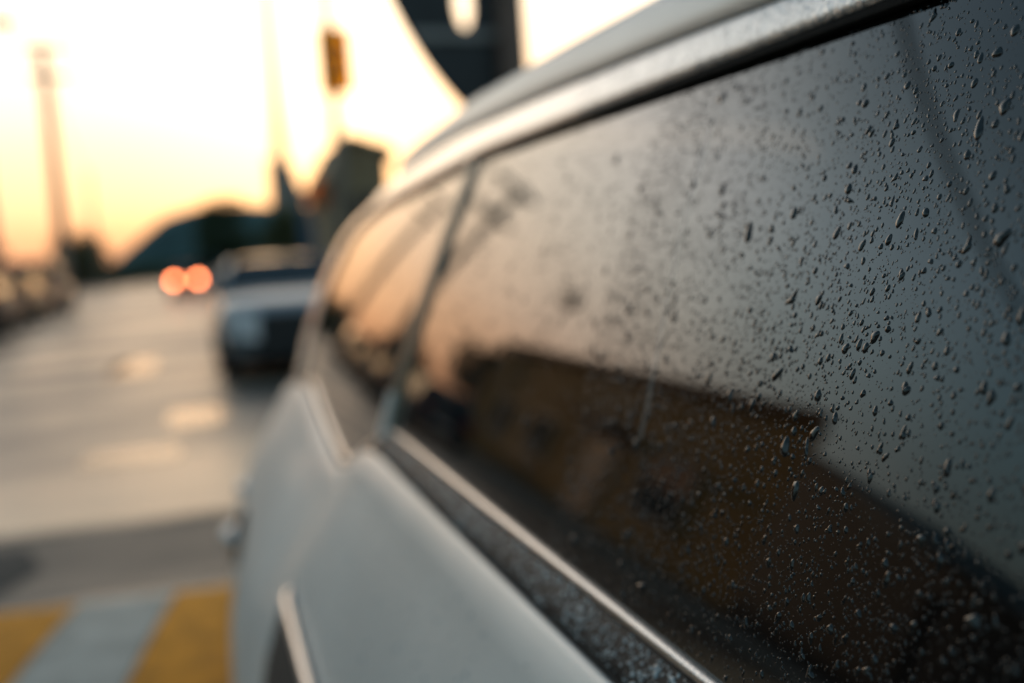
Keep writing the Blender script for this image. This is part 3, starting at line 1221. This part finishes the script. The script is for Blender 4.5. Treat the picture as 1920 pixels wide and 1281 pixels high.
# ------------------------------------------------------------------ other cars
def make_car(name, label, loc_, rz, paint, L=4.5, W=1.82, H=1.6, cat='car', group=None, lit=False, glass=None, hood=.98, van_=False):
    """long axis = local Y, front at -Y"""
    root = thing(name, label, cat, loc_, rz, group)
    hl, hw = L / 2, W / 2
    g = glass or M['glass']
    r = .34
    wy = (-hl + .92, hl - .88)

    def half(s):         # half width along the car
        t = abs(s) / hl
        return hw * (1 - .16 * max(0, (t - .72) / .28) ** 2)
    zt = smooth_table([(-hl, .72), (-hl + .12, .84), (-hl + .5, hood - .03), (-hl + 1.25, hood + .04), (0, hood + .06), (hl - .3, hood + .08), (hl, hood - .02)], .1)
    mb = MB()
    rows = []
    for i in range(49):
        s = -hl + L * i / 48
        h = half(s)
        z1 = zt(s)
        zl = .30
        for w in wy:
            if abs(s - w) < .40:
                zl = max(zl, r + math.sqrt(.40 ** 2 - (s - w) ** 2))
        P = [(.35 * h, z1 + .035), (.8 * h, z1 + .015), (.93 * h, z1 - .03), (.98 * h, z1 - .12), (h, .72), (h, max(.55, zl)), (.985 * h, max(.42, zl)), (.95 * h, zl)]
        row = [(x, s, z) for x, z in P]
        rows.append([(-x, s, z) for x, s, z in row[::-1]] + row)
    mb.grid(rows)
    mb.f.append(tuple(range(16)))
    mb.f.append(tuple(range(48 * 16, 49 * 16))[::-1])
    mb.build('body', paint, root, True)
    # front and rear bumpers give rounded ends
    for s in (-1, 1):
        mb = MB()
        rows = []
        for z, d in ((.24, -.02), (.34, .05), (.48, .09), (.60, .08), (.66, .02)):
            rows.append([(x * hw, s * (hl + d - .22 * abs(x) ** 3), z) for x in (-.92, -.8, -.5, 0, .5, .8, .92)])
        mb.grid(rows)
        mb.build('bumper', M['plastic'] if 'grey' in paint.name else paint, root, True)
    # cabin
    c0, c1 = (-hl + 1.05, hl - .12) if not van_ else (-hl + .5, hl - .06)
    f0, f1 = (c0 + .72, c1 - .42) if not van_ else (c0 + .45, c1 - .12)

    def cab(t, v):       # v 0 belt .. 1 roof
        zb = zt(t) - .01
        return None
    wb, wr = hw * .93, hw * .70
    zb0 = hood + .03
    zr = H
    # roof
    mb = MB()
    rows = []
    for i in range(13):
        s = f0 - .02 + (f1 - f0 + .04) * i / 12
        e = abs(2 * i / 12 - 1)
        z = zr - .05 * e ** 2.5
        rows.append([(x * wr, s, z - .045 * abs(x) ** 3) for x in (-1.02, -.85, -.5, 0, .5, .85, 1.02)])
    mb.grid(rows)
    mb.build('roof', paint, root, True)
    # side windows and pillars
    for sx in (-1, 1):
        mb = MB()
        mb.grid([[(sx * (wb + (wr - wb) * v), c0 + .06 + (f0 - c0) * v + ((c1 - .06 - (c1 - f1) * v) - (c0 + .06 + (f0 - c0) * v)) * u, zb0 + (zr - .05 - zb0) * v) for v in (0, .5, 1)] for u in (0, .25, .5, .75, 1)])
        mb.build('side_window', g, root, True)
        for u0 in (.30, .62):
            mb = MB()
            pts = []
            for v, uu in ((0, u0), (1, u0), (1, u0 + .035), (0, u0 + .035)):
                y0 = c0 + .06 + (f0 - c0) * v
                y1 = c1 - .06 - (c1 - f1) * v
                pts.append((sx * (wb + (wr - wb) * v + .006), y0 + (y1 - y0) * uu, zb0 + (zr - .05 - zb0) * v))
            mb.prism(pts, (sx * .008, 0, 0))
            mb.build('door_pillar', M['plastic'], root)
        for (ya, yb) in ((c0 + .03, f0), (c1 - .03, f1)):
            mb = MB().tube([(sx * wb, ya, zb0 - .01), (sx * (wr + (wb - wr) * .45), (ya * .45 + yb * .55), zb0 + (zr - zb0) * .53), (sx * wr, yb, zr - .055)], [.045, .04, .035], 8)
            mb.build('roof_pillar', paint, root, True)
        mb = MB().box(sx * (hw + .02) - .1, sx * (hw + .02) + .1, c0 + .50, c0 + .60, hood + .06, hood + .20)
        mb.build('wing_mirror', paint, root, bevel=.025)
        for yy in (-.05, .95):
            MB().box(min(sx * hw * .985, sx * hw * 1.005), max(sx * hw * .985, sx * hw * 1.005) + .0, yy, yy + .18, hood - .10, hood - .07).build('door_handle', M['chrome'], root)
    for nm, ya, yb in (('windscreen', c0, f0), ('rear_screen', c1, f1)):
        mb = MB()
        mb.grid([[(x * (wb * (1 - v) + wr * v), ya + (yb - ya) * v - (.06 if ya < 0 else -.06) * (1 - x * x), zb0 - .02 + (zr - .04 - zb0 + .02) * v) for x in (-1, -.5, 0, .5, 1)] for v in (0, .5, 1)])
        mb.build(nm, g, root, True)
    # faces
    MB().box(-hw * .50, hw * .50, -hl - .10, -hl + .05, .42, .80).build('grille', M['plastic'], root, bevel=.02)
    MB().box(-hw * .55, hw * .55, -hl - .095, -hl, .28, .42).build('air_intake', M['plastic'], root, bevel=.02)
    if 'grey' not in paint.name:
        MB().box(-.26, .26, -hl - .11, -hl - .09, .44, .55).build('number_plate', M['plate'], root)
    MB().box(-.26, .26, hl + .09, hl + .11, .5, .61).build('number_plate', M['plate'], root)
    for sx in (-1, 1):
        pts = [(sx * hw * .54, -hl - .10, .48), (sx * hw * .54, -hl - .07, .80), (sx * hw * .92, -hl + .06, .86), (sx * hw * .92, -hl + .04, .54)]
        mb = MB().prism(pts, (0, .14, 0))
        mb.build('headlight', M['lampglass'], root, bevel=.012)
        x0, x1 = sorted((sx * hw * .50, sx * hw * .82))
        mb = MB().box(x0, x1, hl - .08, hl + .05, .74, .98)
        mb.build('tail_light', M['tail_lit'] if lit else M['redlens'], root, bevel=.02)
        for w in wy:
            wheel(root, sx * (hw - .10), w, r, .2, sx, spokes=5)
    MB().box(-hw * .86, hw * .86, -hl + .1, hl - .1, .2, .34).build('underbody', M['undr'], root)
    return root


M['cabglass'] = simple('car_window_glass', (0.015, 0.018, 0.02), 0.05, 0, .1, 4)
P = {}
P['grey'] = simple('blue_grey_paint', (0.20, 0.235, 0.26), 0.32, 0.6, .05, 3, coat=.8)
P['black'] = simple('black_paint', (0.012, 0.013, 0.016), 0.5, 0, .1, 3)
P['navy'] = simple('navy_paint', (0.014, 0.024, 0.035), 0.5, 0, .1, 3)
P['sand'] = simple('sand_paint', (0.26, 0.18, 0.11), 0.5, .2, .05, 3)
P['white'] = simple('white_paint', (0.7, 0.7, 0.68), 0.3, 0, .04, 3, coat=1)
P['red'] = simple('dark_red_paint', (0.2, 0.03, 0.02), 0.3, 0, .05, 3, coat=1)

make_car('parked_car', 'grey parked car facing the camera just ahead of the silver car', (1.24, 13.9, 0), 0, P['grey'], L=4.4, W=1.86, H=1.45, glass=M['cabglass'])
make_car('moving_car', 'distant car driving away with both red tail lights lit', (.04, 50.4, 0), PI, P['black'], L=4.5, W=1.6, H=1.45, lit=True, glass=M['cabglass'])
grp = 'cars parked along the left kerb'
make_car('parked_car', 'dark car nearest the camera in the left row, cut by the picture edge', (-5.35, 23.5, 0), PI, P['navy'], group=grp, glass=M['cabglass'])
make_car('parked_car', 'black car second in the left row', (-5.3, 29.5, 0), PI, P['black'], group=grp, glass=M['cabglass'])
make_car('parked_car', 'sand coloured car between dark cars on the left kerb', (-5.3, 35.6, 0), PI, P['sand'], group=grp, glass=M['cabglass'])
make_car('parked_van', 'tall dark van parked at the far end of the left row', (-5.35, 42.3, 0), PI, P['navy'], L=4.7, W=1.8, H=2.1, hood=1.15, van_=True, cat='van', glass=M['cabglass'])

# ------------------------------------------------------------------ poles, signs, cables
def utility_pole(x, y, h, label, arms=True, drum=False, r=(.17, .11)):
    t = thing('utility_pole', label, 'pole', (x, y, 0))
    MB().tube([(0, 0, 0), (0, 0, h * .5), (0, 0, h)], [r[0], (r[0] + r[1]) / 2, r[1]], 12).build('shaft', M['concrete'], t, True)
    if arms:
        for z, w in ((h - .35, 2.2), (h - 1.6, 1.9)):
            MB().box(-w * .35, w * .65, -.26, -.06, z, z + .22).build('crossarm', M['galv'], t)
            for k in (-.3, .1, .6):
                MB().tube([(k * w, -.16, z + .1), (k * w, -.16, z + .32)], [.06, .045], 8).build('insulator', M['plate'], t, True)
    if drum:
        for dx in (-.42, .42):
            MB().tube([(dx, -.1, h - 2.6), (dx, -.1, h - 1.75)], .17, 14).build('transformer', M['galv'], t, True)
    return t


utility_pole(-5.15, 50.0, 11.9, 'tall concrete utility pole with two crossarms left of the road', r=(.32, .23))
utility_pole(-4.75, 29.2, 9.5, 'concrete pole at the left edge of the picture', r=(.22, .17))
utility_pole(-7.6, 100.0, 11.0, 'slim pole far down the left side of the road', arms=False, r=(.2, .15))
utility_pole(6.15, 62.0, 17.5, 'tall slim pole against the bright sky above the hill', arms=False, r=(.42, .30))
utility_pole(-17.0, 15.2, 8.4, 'concrete pole behind the ochre building carrying the street cable', r=(.16, .12))
utility_pole(4.2, 27.5, 12.0, 'thin steel pole rising behind the roof of the silver car', arms=False, r=(.09, .07))

# signal box on its own slim pole
t = thing('signal_post', 'slim post carrying a narrow yellow-brown box high above the street', 'signal', (3.17, 20.0, 0))
MB().tube([(.02, .35, 0), (.0, .35, 8.0)], .085, 10).build('post', M['galv'], t, True)
MB().box(-.30, .36, -.12, .12, 4.58, 5.84).build('signal_box', M['signal'], t, bevel=.03)
for k, z in enumerate((4.86, 5.17, 5.48)):
    MB().tube([(.03, -.12, z), (.03, -.22, z)], .13, 14).build('visor', M['brownsteel'], t, True)
MB().tube([(.02, .1, 5.0), (.02, .35, 5.0)], .02, 8).build('bracket', M['galv'], t)

# big dark rounded sign (seen from behind) on a square post at the kerb
t = thing('roadside_sign', 'back of a big dark rounded sign on a brown post, above the car roof', 'sign', (2.0, 5.8, 0))
MB().box(-.07, .07, -.07, .07, .13, 7.6).build('post', M['brownsteel'], t)
ring = []
n = 56
for k in range(n):
    a = 2 * PI * k / n
    ca, sa = math.cos(a), math.sin(a)
    ring.append(((.81 if ca < 0 else .05) * math.copysign(abs(ca) ** 1.333, ca), 3.23 + 1.23 * math.copysign(abs(sa) ** 1.333, sa)))
slot = [(-.262 + .05 * math.cos(2 * PI * k / n), 2.83 + .16 * math.sin(2 * PI * k / n)) for k in range(n)]
mb = MB()
for y0 in (.075, .11):
    b = len(mb.v)
    mb.v += [(x, y0, z) for x, z in ring] + [(x, y0, z) for x, z in slot]
    for k in range(n):
        k2 = (k + 1) % n
        mb.f.append((b + k, b + k2, b + n + k2, b + n + k))
for k in range(n):
    k2 = (k + 1) % n
    mb.f.append((k, k2, 2 * n + k2, 2 * n + k))
    mb.f.append((n + k, n + k2, 3 * n + k2, 3 * n + k))
mb.build('sign_panel', M['darksteel'], t)
for z in (2.6, 3.7):
    MB().box(-.6, -.072, .05, .073, z, z + .05).build('bracket', M['galv'], t)

# overhead cable across the street
def cable(p0, p1, sag, r, label, n=24):
    pts = []
    for i in range(n + 1):
        s = i / n
        p = Vector(p0).lerp(Vector(p1), s)
        p.z -= sag * 4 * s * (1 - s)
        pts.append(p)
    return tag(MB().tube(pts, r, 6).build('overhead_cable', M['cable'], None, True), label, 'cable')


cable((2.0, 5.8, 7.45), (-17.0, 15.2, 7.9), .35, .045, 'thick cable slung from the sign post over the street, seen mirrored in the window')
cable((-4.75, 29.2, 9.3), (-5.15, 50, 11.3), .5, .03, 'cable between the two nearest left poles')
cable((-5.15, 50, 11.3), (-7.6, 100, 10.8), 1.1, .035, 'cable running on from the transformer pole to the slim far pole')

# round orange sign and blue banner beyond the parked cars
t = thing('round_sign', 'round orange sign on a thin post behind the blue banner', 'sign', (4.05, 30.0, 0))
MB().tube([(0, 0, 0), (0, 0, 3.1)], .04, 8).build('post', M['galv'], t)
MB().tube([(0, -.06, 3.33), (0, .0, 3.33)], .42, 24).build('sign_face', M['orange'], t)
t = thing('banner_flag', 'narrow dark blue feather banner standing by the road', 'banner', (3.38, 30.0, 0))
MB().tube([(0, 0, 0), (0, 0, 3.75)], .025, 8).build('mast', M['galv'], t)
mb = MB()
rows = []
for i in range(14):
    s = i / 13
    z = 3.75 - 2.4 * s
    w = .04 + .32 * min(1, s * 1.6) ** .8
    rows.append([(.02 + w * u, .03 * math.sin(6 * s + 3 * u), z - .08 * u) for u in (0, .5, 1)])
mb.grid(rows)
mb.grid([[(x, y + .006, z) for x, y, z in r] for r in rows])
mb.build('cloth', M['blue'], t, True)

# ------------------------------------------------------------------ buildings
def add_windows(t, x, y0, dy, nwin, z0, zh, w, face):
    for k in range(nwin):
        y = y0 + k * dy
        o = MB().box(min(x, x + face * .05), max(x, x + face * .05), y, y + w, z0, z0 + zh).build('window', M['winglass'], t)
        fr = MB()
        a, b = sorted((x + face * .051, x + face * .09))
        fr.box(a, b, y - .06, y, z0 - .06, z0 + zh + .06).box(a, b, y + w, y + w + .06, z0 - .06, z0 + zh + .06)
        fr.box(a, b, y, y + w, z0 + zh, z0 + zh + .06).box(a, b, y, y + w, z0 - .06, z0).box(a, b, y + w / 2 - .025, y + w / 2 + .025, z0, z0 + zh)
        fr.build('window_frame', M['frame'], o)


t = thing('ochre_building', 'long low ochre building left of the street, mirrored in the side window', 'building', (-12.0, 20.7, 0))
MB().prism([(3.4, -7.7, 0), (3.4, 9.4, 0), (-4, 9.4, 0), (-4, 3.2, 0)], (0, 0, 4.35)).build('wall', M['ochre'], t)
MB().prism([(3.6, -7.85, 4.35), (3.6, 9.55, 4.35), (-4.1, 9.55, 4.35), (-4.1, 3.1, 4.35)], (0, 0, .27)).build('cornice', M['brick'], t)
add_windows(t, 3.4, -5.2, 2.6, 1, 1.1, 1.5, 1.7, 1)
add_windows(t, 3.4, 2.0, 3.4, 2, 1.1, 1.3, 1.5, 1)
d = MB().box(3.4, 3.46, -1.9, -.6, .15, 2.4).build('door', M['brownsteel'], t)
MB().box(3.46, 3.52, -.85, -.78, 1.1, 1.3).build('door_handle', M['galv'], d)
MB().box(3.4, 4.3, -2.6, .2, 2.75, 2.87).build('awning', M['brick'], t)
# dish on its roof
t = thing('satellite_dish', 'dark round dish on a short mast on the ochre building roof', 'dish', (-8.9, 28.7, 4.62))
MB().tube([(0, 0, 0), (0, 0, 2.3)], .04, 8).build('mast', M['galv'], t)
mb = MB()
rows = []
for i in range(6):
    q = .38 * i / 5
    rows.append([(q * math.cos(2 * PI * k / 20), -.10 + .5 * q * q, 2.45 + q * math.sin(2 * PI * k / 20)) for k in range(20)])
mb.grid(rows, closed=True)
mb.build('dish', M['darksteel'], t, True)

t = thing('lean_to_shed', 'dark corrugated shed with a roof sloping down, next to the ochre building', 'shed', (-8.6, 10.0, 0))
prof3 = [(-2.5, 0), (2.5, 0), (2.5, 3.55), (-2.5, 2.1)]
MB().prism([(-2.6, y, z) for y, z in prof3], (3.0, 0, 0)).build('wall', M['grey_shed'], t)
MB().prism([(-2.7, y, z) for y, z in ((-2.6, 2.06), (2.6, 3.57), (2.6, 3.69), (-2.6, 2.18))], (3.25, 0, 0)).build('roof', M['grey_shed'], t)
MB().box(.4, .44, -.9, .9, .1, 2.1).build('shutter', M['grey_shed'], t)
t = tag(MB().box(-9.2, -8.9, -25, 6.4, 0, 1.7).build('garden_wall', M['wallcap']), 'long plain concrete wall left of the street behind the camera', 'wall')

# gabled building seen above the roof of the silver car
t = thing('gabled_house', 'brown gabled house rising just above the far end of the car roof', 'house', (5.55, 31.0, 0))
gp = [(-1.25, 0), (.55, 0), (.55, 4.2), (.45, 4.45), (-.55, 4.85), (-1.25, 3.4)]
MB().prism([(x, -1.2, z) for x, z in gp], (0, 5.5, 0)).build('wall', M['roofing'], t)
MB().prism([(x, -1.4, z) for x, z in ((-1.45, 3.3), (-.62, 4.9), (.62, 4.4), (.72, 4.15), (.78, 4.3), (.66, 4.6), (-.6, 5.03), (-1.6, 3.4))], (0, 5.9, 0)).build('roof', M['roofing'], t)
wo = MB().box(-.6, .2, -1.26, -1.2, 2.2, 3.2).build('window', M['winglass'], t)
MB().box(-.24, -.18, -1.3, -1.26, 2.2, 3.2).build('glazing_bar', M['frame'], wo)

utility_pole(5.55, 62.0, 7.6, 'short pole left of the tall slim pole by the hill foot', arms=False, r=(.30, .22))
utility_pole(6.75, 62.0, 7.2, 'short pole right of the tall slim pole by the hill foot', arms=False, r=(.30, .22))

# ------------------------------------------------------------------ hill, hedge, trees
def hill():
    mb = MB()
    rows = []
    for i in range(61):
        u = i / 60
        x = -35 + 260 * u
        row = []
        for j in range(21):
            v = j / 20
            y = 282 + 60 * v
            ux = x
            h = float(np.interp(ux, [-35, -20, -12, -4, 6, 16, 30, 60, 110, 180, 225], [0, 4, 10.5, 17.0, 19.6, 19.6, 18.2, 16, 20, 12, 0]))
            h *= math.sin(PI * min(1, v * 1.25 + .02)) ** .6 if v < .8 else max(0, (1 - v) / .2) * .9
            h += .5 * math.sin(x * .9) * math.sin(y * .3) * (h > 2)
            row.append((x, y, h - .3))
        rows.append(row)
    mb.grid(rows)
    return tag(mb.build('hill', M['hill'], None, True), kind='structure')


hill()


def tree(x, y, h, cr, label, leaf, n=2600, trunk_h=None, flat=1.0, group=None, name='leafy_tree'):
    t = thing(name, label, 'tree', (x, y, 0), 0, group)
    th = trunk_h or h * .4
    tm = MB()
    tm.tube([(0, 0, -.05), (.05, 0, th * .5), (0, .05, th), (0, 0, h * .75)], [h * .035, h * .028, h * .02, h * .008], 9)
    for k in range(6):
        a = k * 1.05 + .3
        tm.tube([(0, 0, th * (.8 + .05 * k)), (math.cos(a) * cr * .4, math.sin(a) * cr * .4, th + (h - th) * .35), (math.cos(a) * cr * .7, math.sin(a) * cr * .7, th + (h - th) * .55)], [h * .014, h * .009, h * .004], 6)
    tm.build('trunk', M['bark'], t, True)
    cen = []
    for _ in range(16):
        a, e, q = random.uniform(0, 2 * PI), random.uniform(-1, 1), random.uniform(.3, .75)
        cen.append(Vector((math.cos(a) * cr * q * math.sqrt(1 - e * e * .8), math.sin(a) * cr * q * math.sqrt(1 - e * e * .8), (th + h) / 2 + .1 * h + e * (h - th) * .36 * flat)))
    V, F = [], []
    for _ in range(n):
        c = random.choice(cen)
        d = Vector((random.gauss(0, 1), random.gauss(0, 1), random.gauss(0, .8)))
        d = d.normalized() * cr * .42 * random.random() ** .4
        p = c + d
        s = cr * random.uniform(.035, .075)
        u = Vector((random.gauss(0, 1), random.gauss(0, 1), random.gauss(0, 1))).normalized()
        w = u.orthogonal().normalized()
        b = len(V)
        V += [tuple(p + u * s), tuple(p + w * s * .6), tuple(p - u * s), tuple(p - w * s * .6)]
        F.append((b, b + 1, b + 2, b + 3))
    c = mesh('crown', V, F, leaf, t)
    return t


tree(3.1, 78, 5.6, 2.9, 'dark round tree in front of the hill, above the parked grey car', M['leaf_dark'], 5000, 1.2)
tree(7.2, 72, 4.2, 2.4, 'olive green tree right of the dark round one, near the blue banner', M['leaf_olive'], 4000, 1.0)
tree(5.6, 52, 3.6, 1.9, 'bushy green tree low behind the grey car roof', M['leaf_olive'], 3600, .8)
tree(10.5, 88, 4.6, 3.4, 'broad dark tree at the hill foot below the salmon tower', M['leaf_dark'], 4000, 1.0)
tree(-13.5, 70, 4.2, 3.0, 'low dark tree behind the cars parked on the left', M['leaf_dark'], 3200, 1.0)
tree(-4.5 * 2.2, 112, 5.0, 3.6, 'rounded tree at the left foot of the hill', M['leaf_olive'], 3200, 1.0)
tree(-10.5, 37, 4.4, 2.3, 'small dark tree beyond the far end of the ochre building', M['leaf_dark'], 3000, 1.0)
# trees across the street behind the garden wall
for i, (x, y, h) in enumerate(((-12.5, 1.5, 3.6), (-13.0, -5.0, 5.0), (-12.0, -12, 4.4))):
    tree(x, y, h, 2.0, ('small tree behind the garden wall nearest the shed', 'taller tree behind the garden wall', 'last tree behind the garden wall, farthest from the shed')[i], M['leaf_dark'], 1500)


def hedge(x0, x1, y0, y1, h, label, n=9000, leaf=None):
    V, F = [], []
    for _ in range(n):
        p = Vector((random.uniform(x0, x1), random.uniform(y0, y1), random.random() ** .7 * h * random.uniform(.8, 1.0)))
        s = random.uniform(.09, .2)
        u = Vector((random.gauss(0, 1), random.gauss(0, 1), random.gauss(0, 1))).normalized()
        w = u.orthogonal().normalized()
        b = len(V)
        V += [tuple(p + u * s), tuple(p + w * s * .6), tuple(p - u * s), tuple(p - w * s * .6)]
        F.append((b, b + 1, b + 2, b + 3))
    o = mesh('hedge', V, F, leaf or M['leaf_dark'])
    return tag(o, label, 'hedge')


hedge(-16, -1.6, 118, 121, 2.2, 'low dark green hedge across the far end of the road', 9000, M['leaf_olive'])
hedge(-60, -12, 125, 129, 3.4, 'long dark hedge line behind the parked cars on the left', 9000)
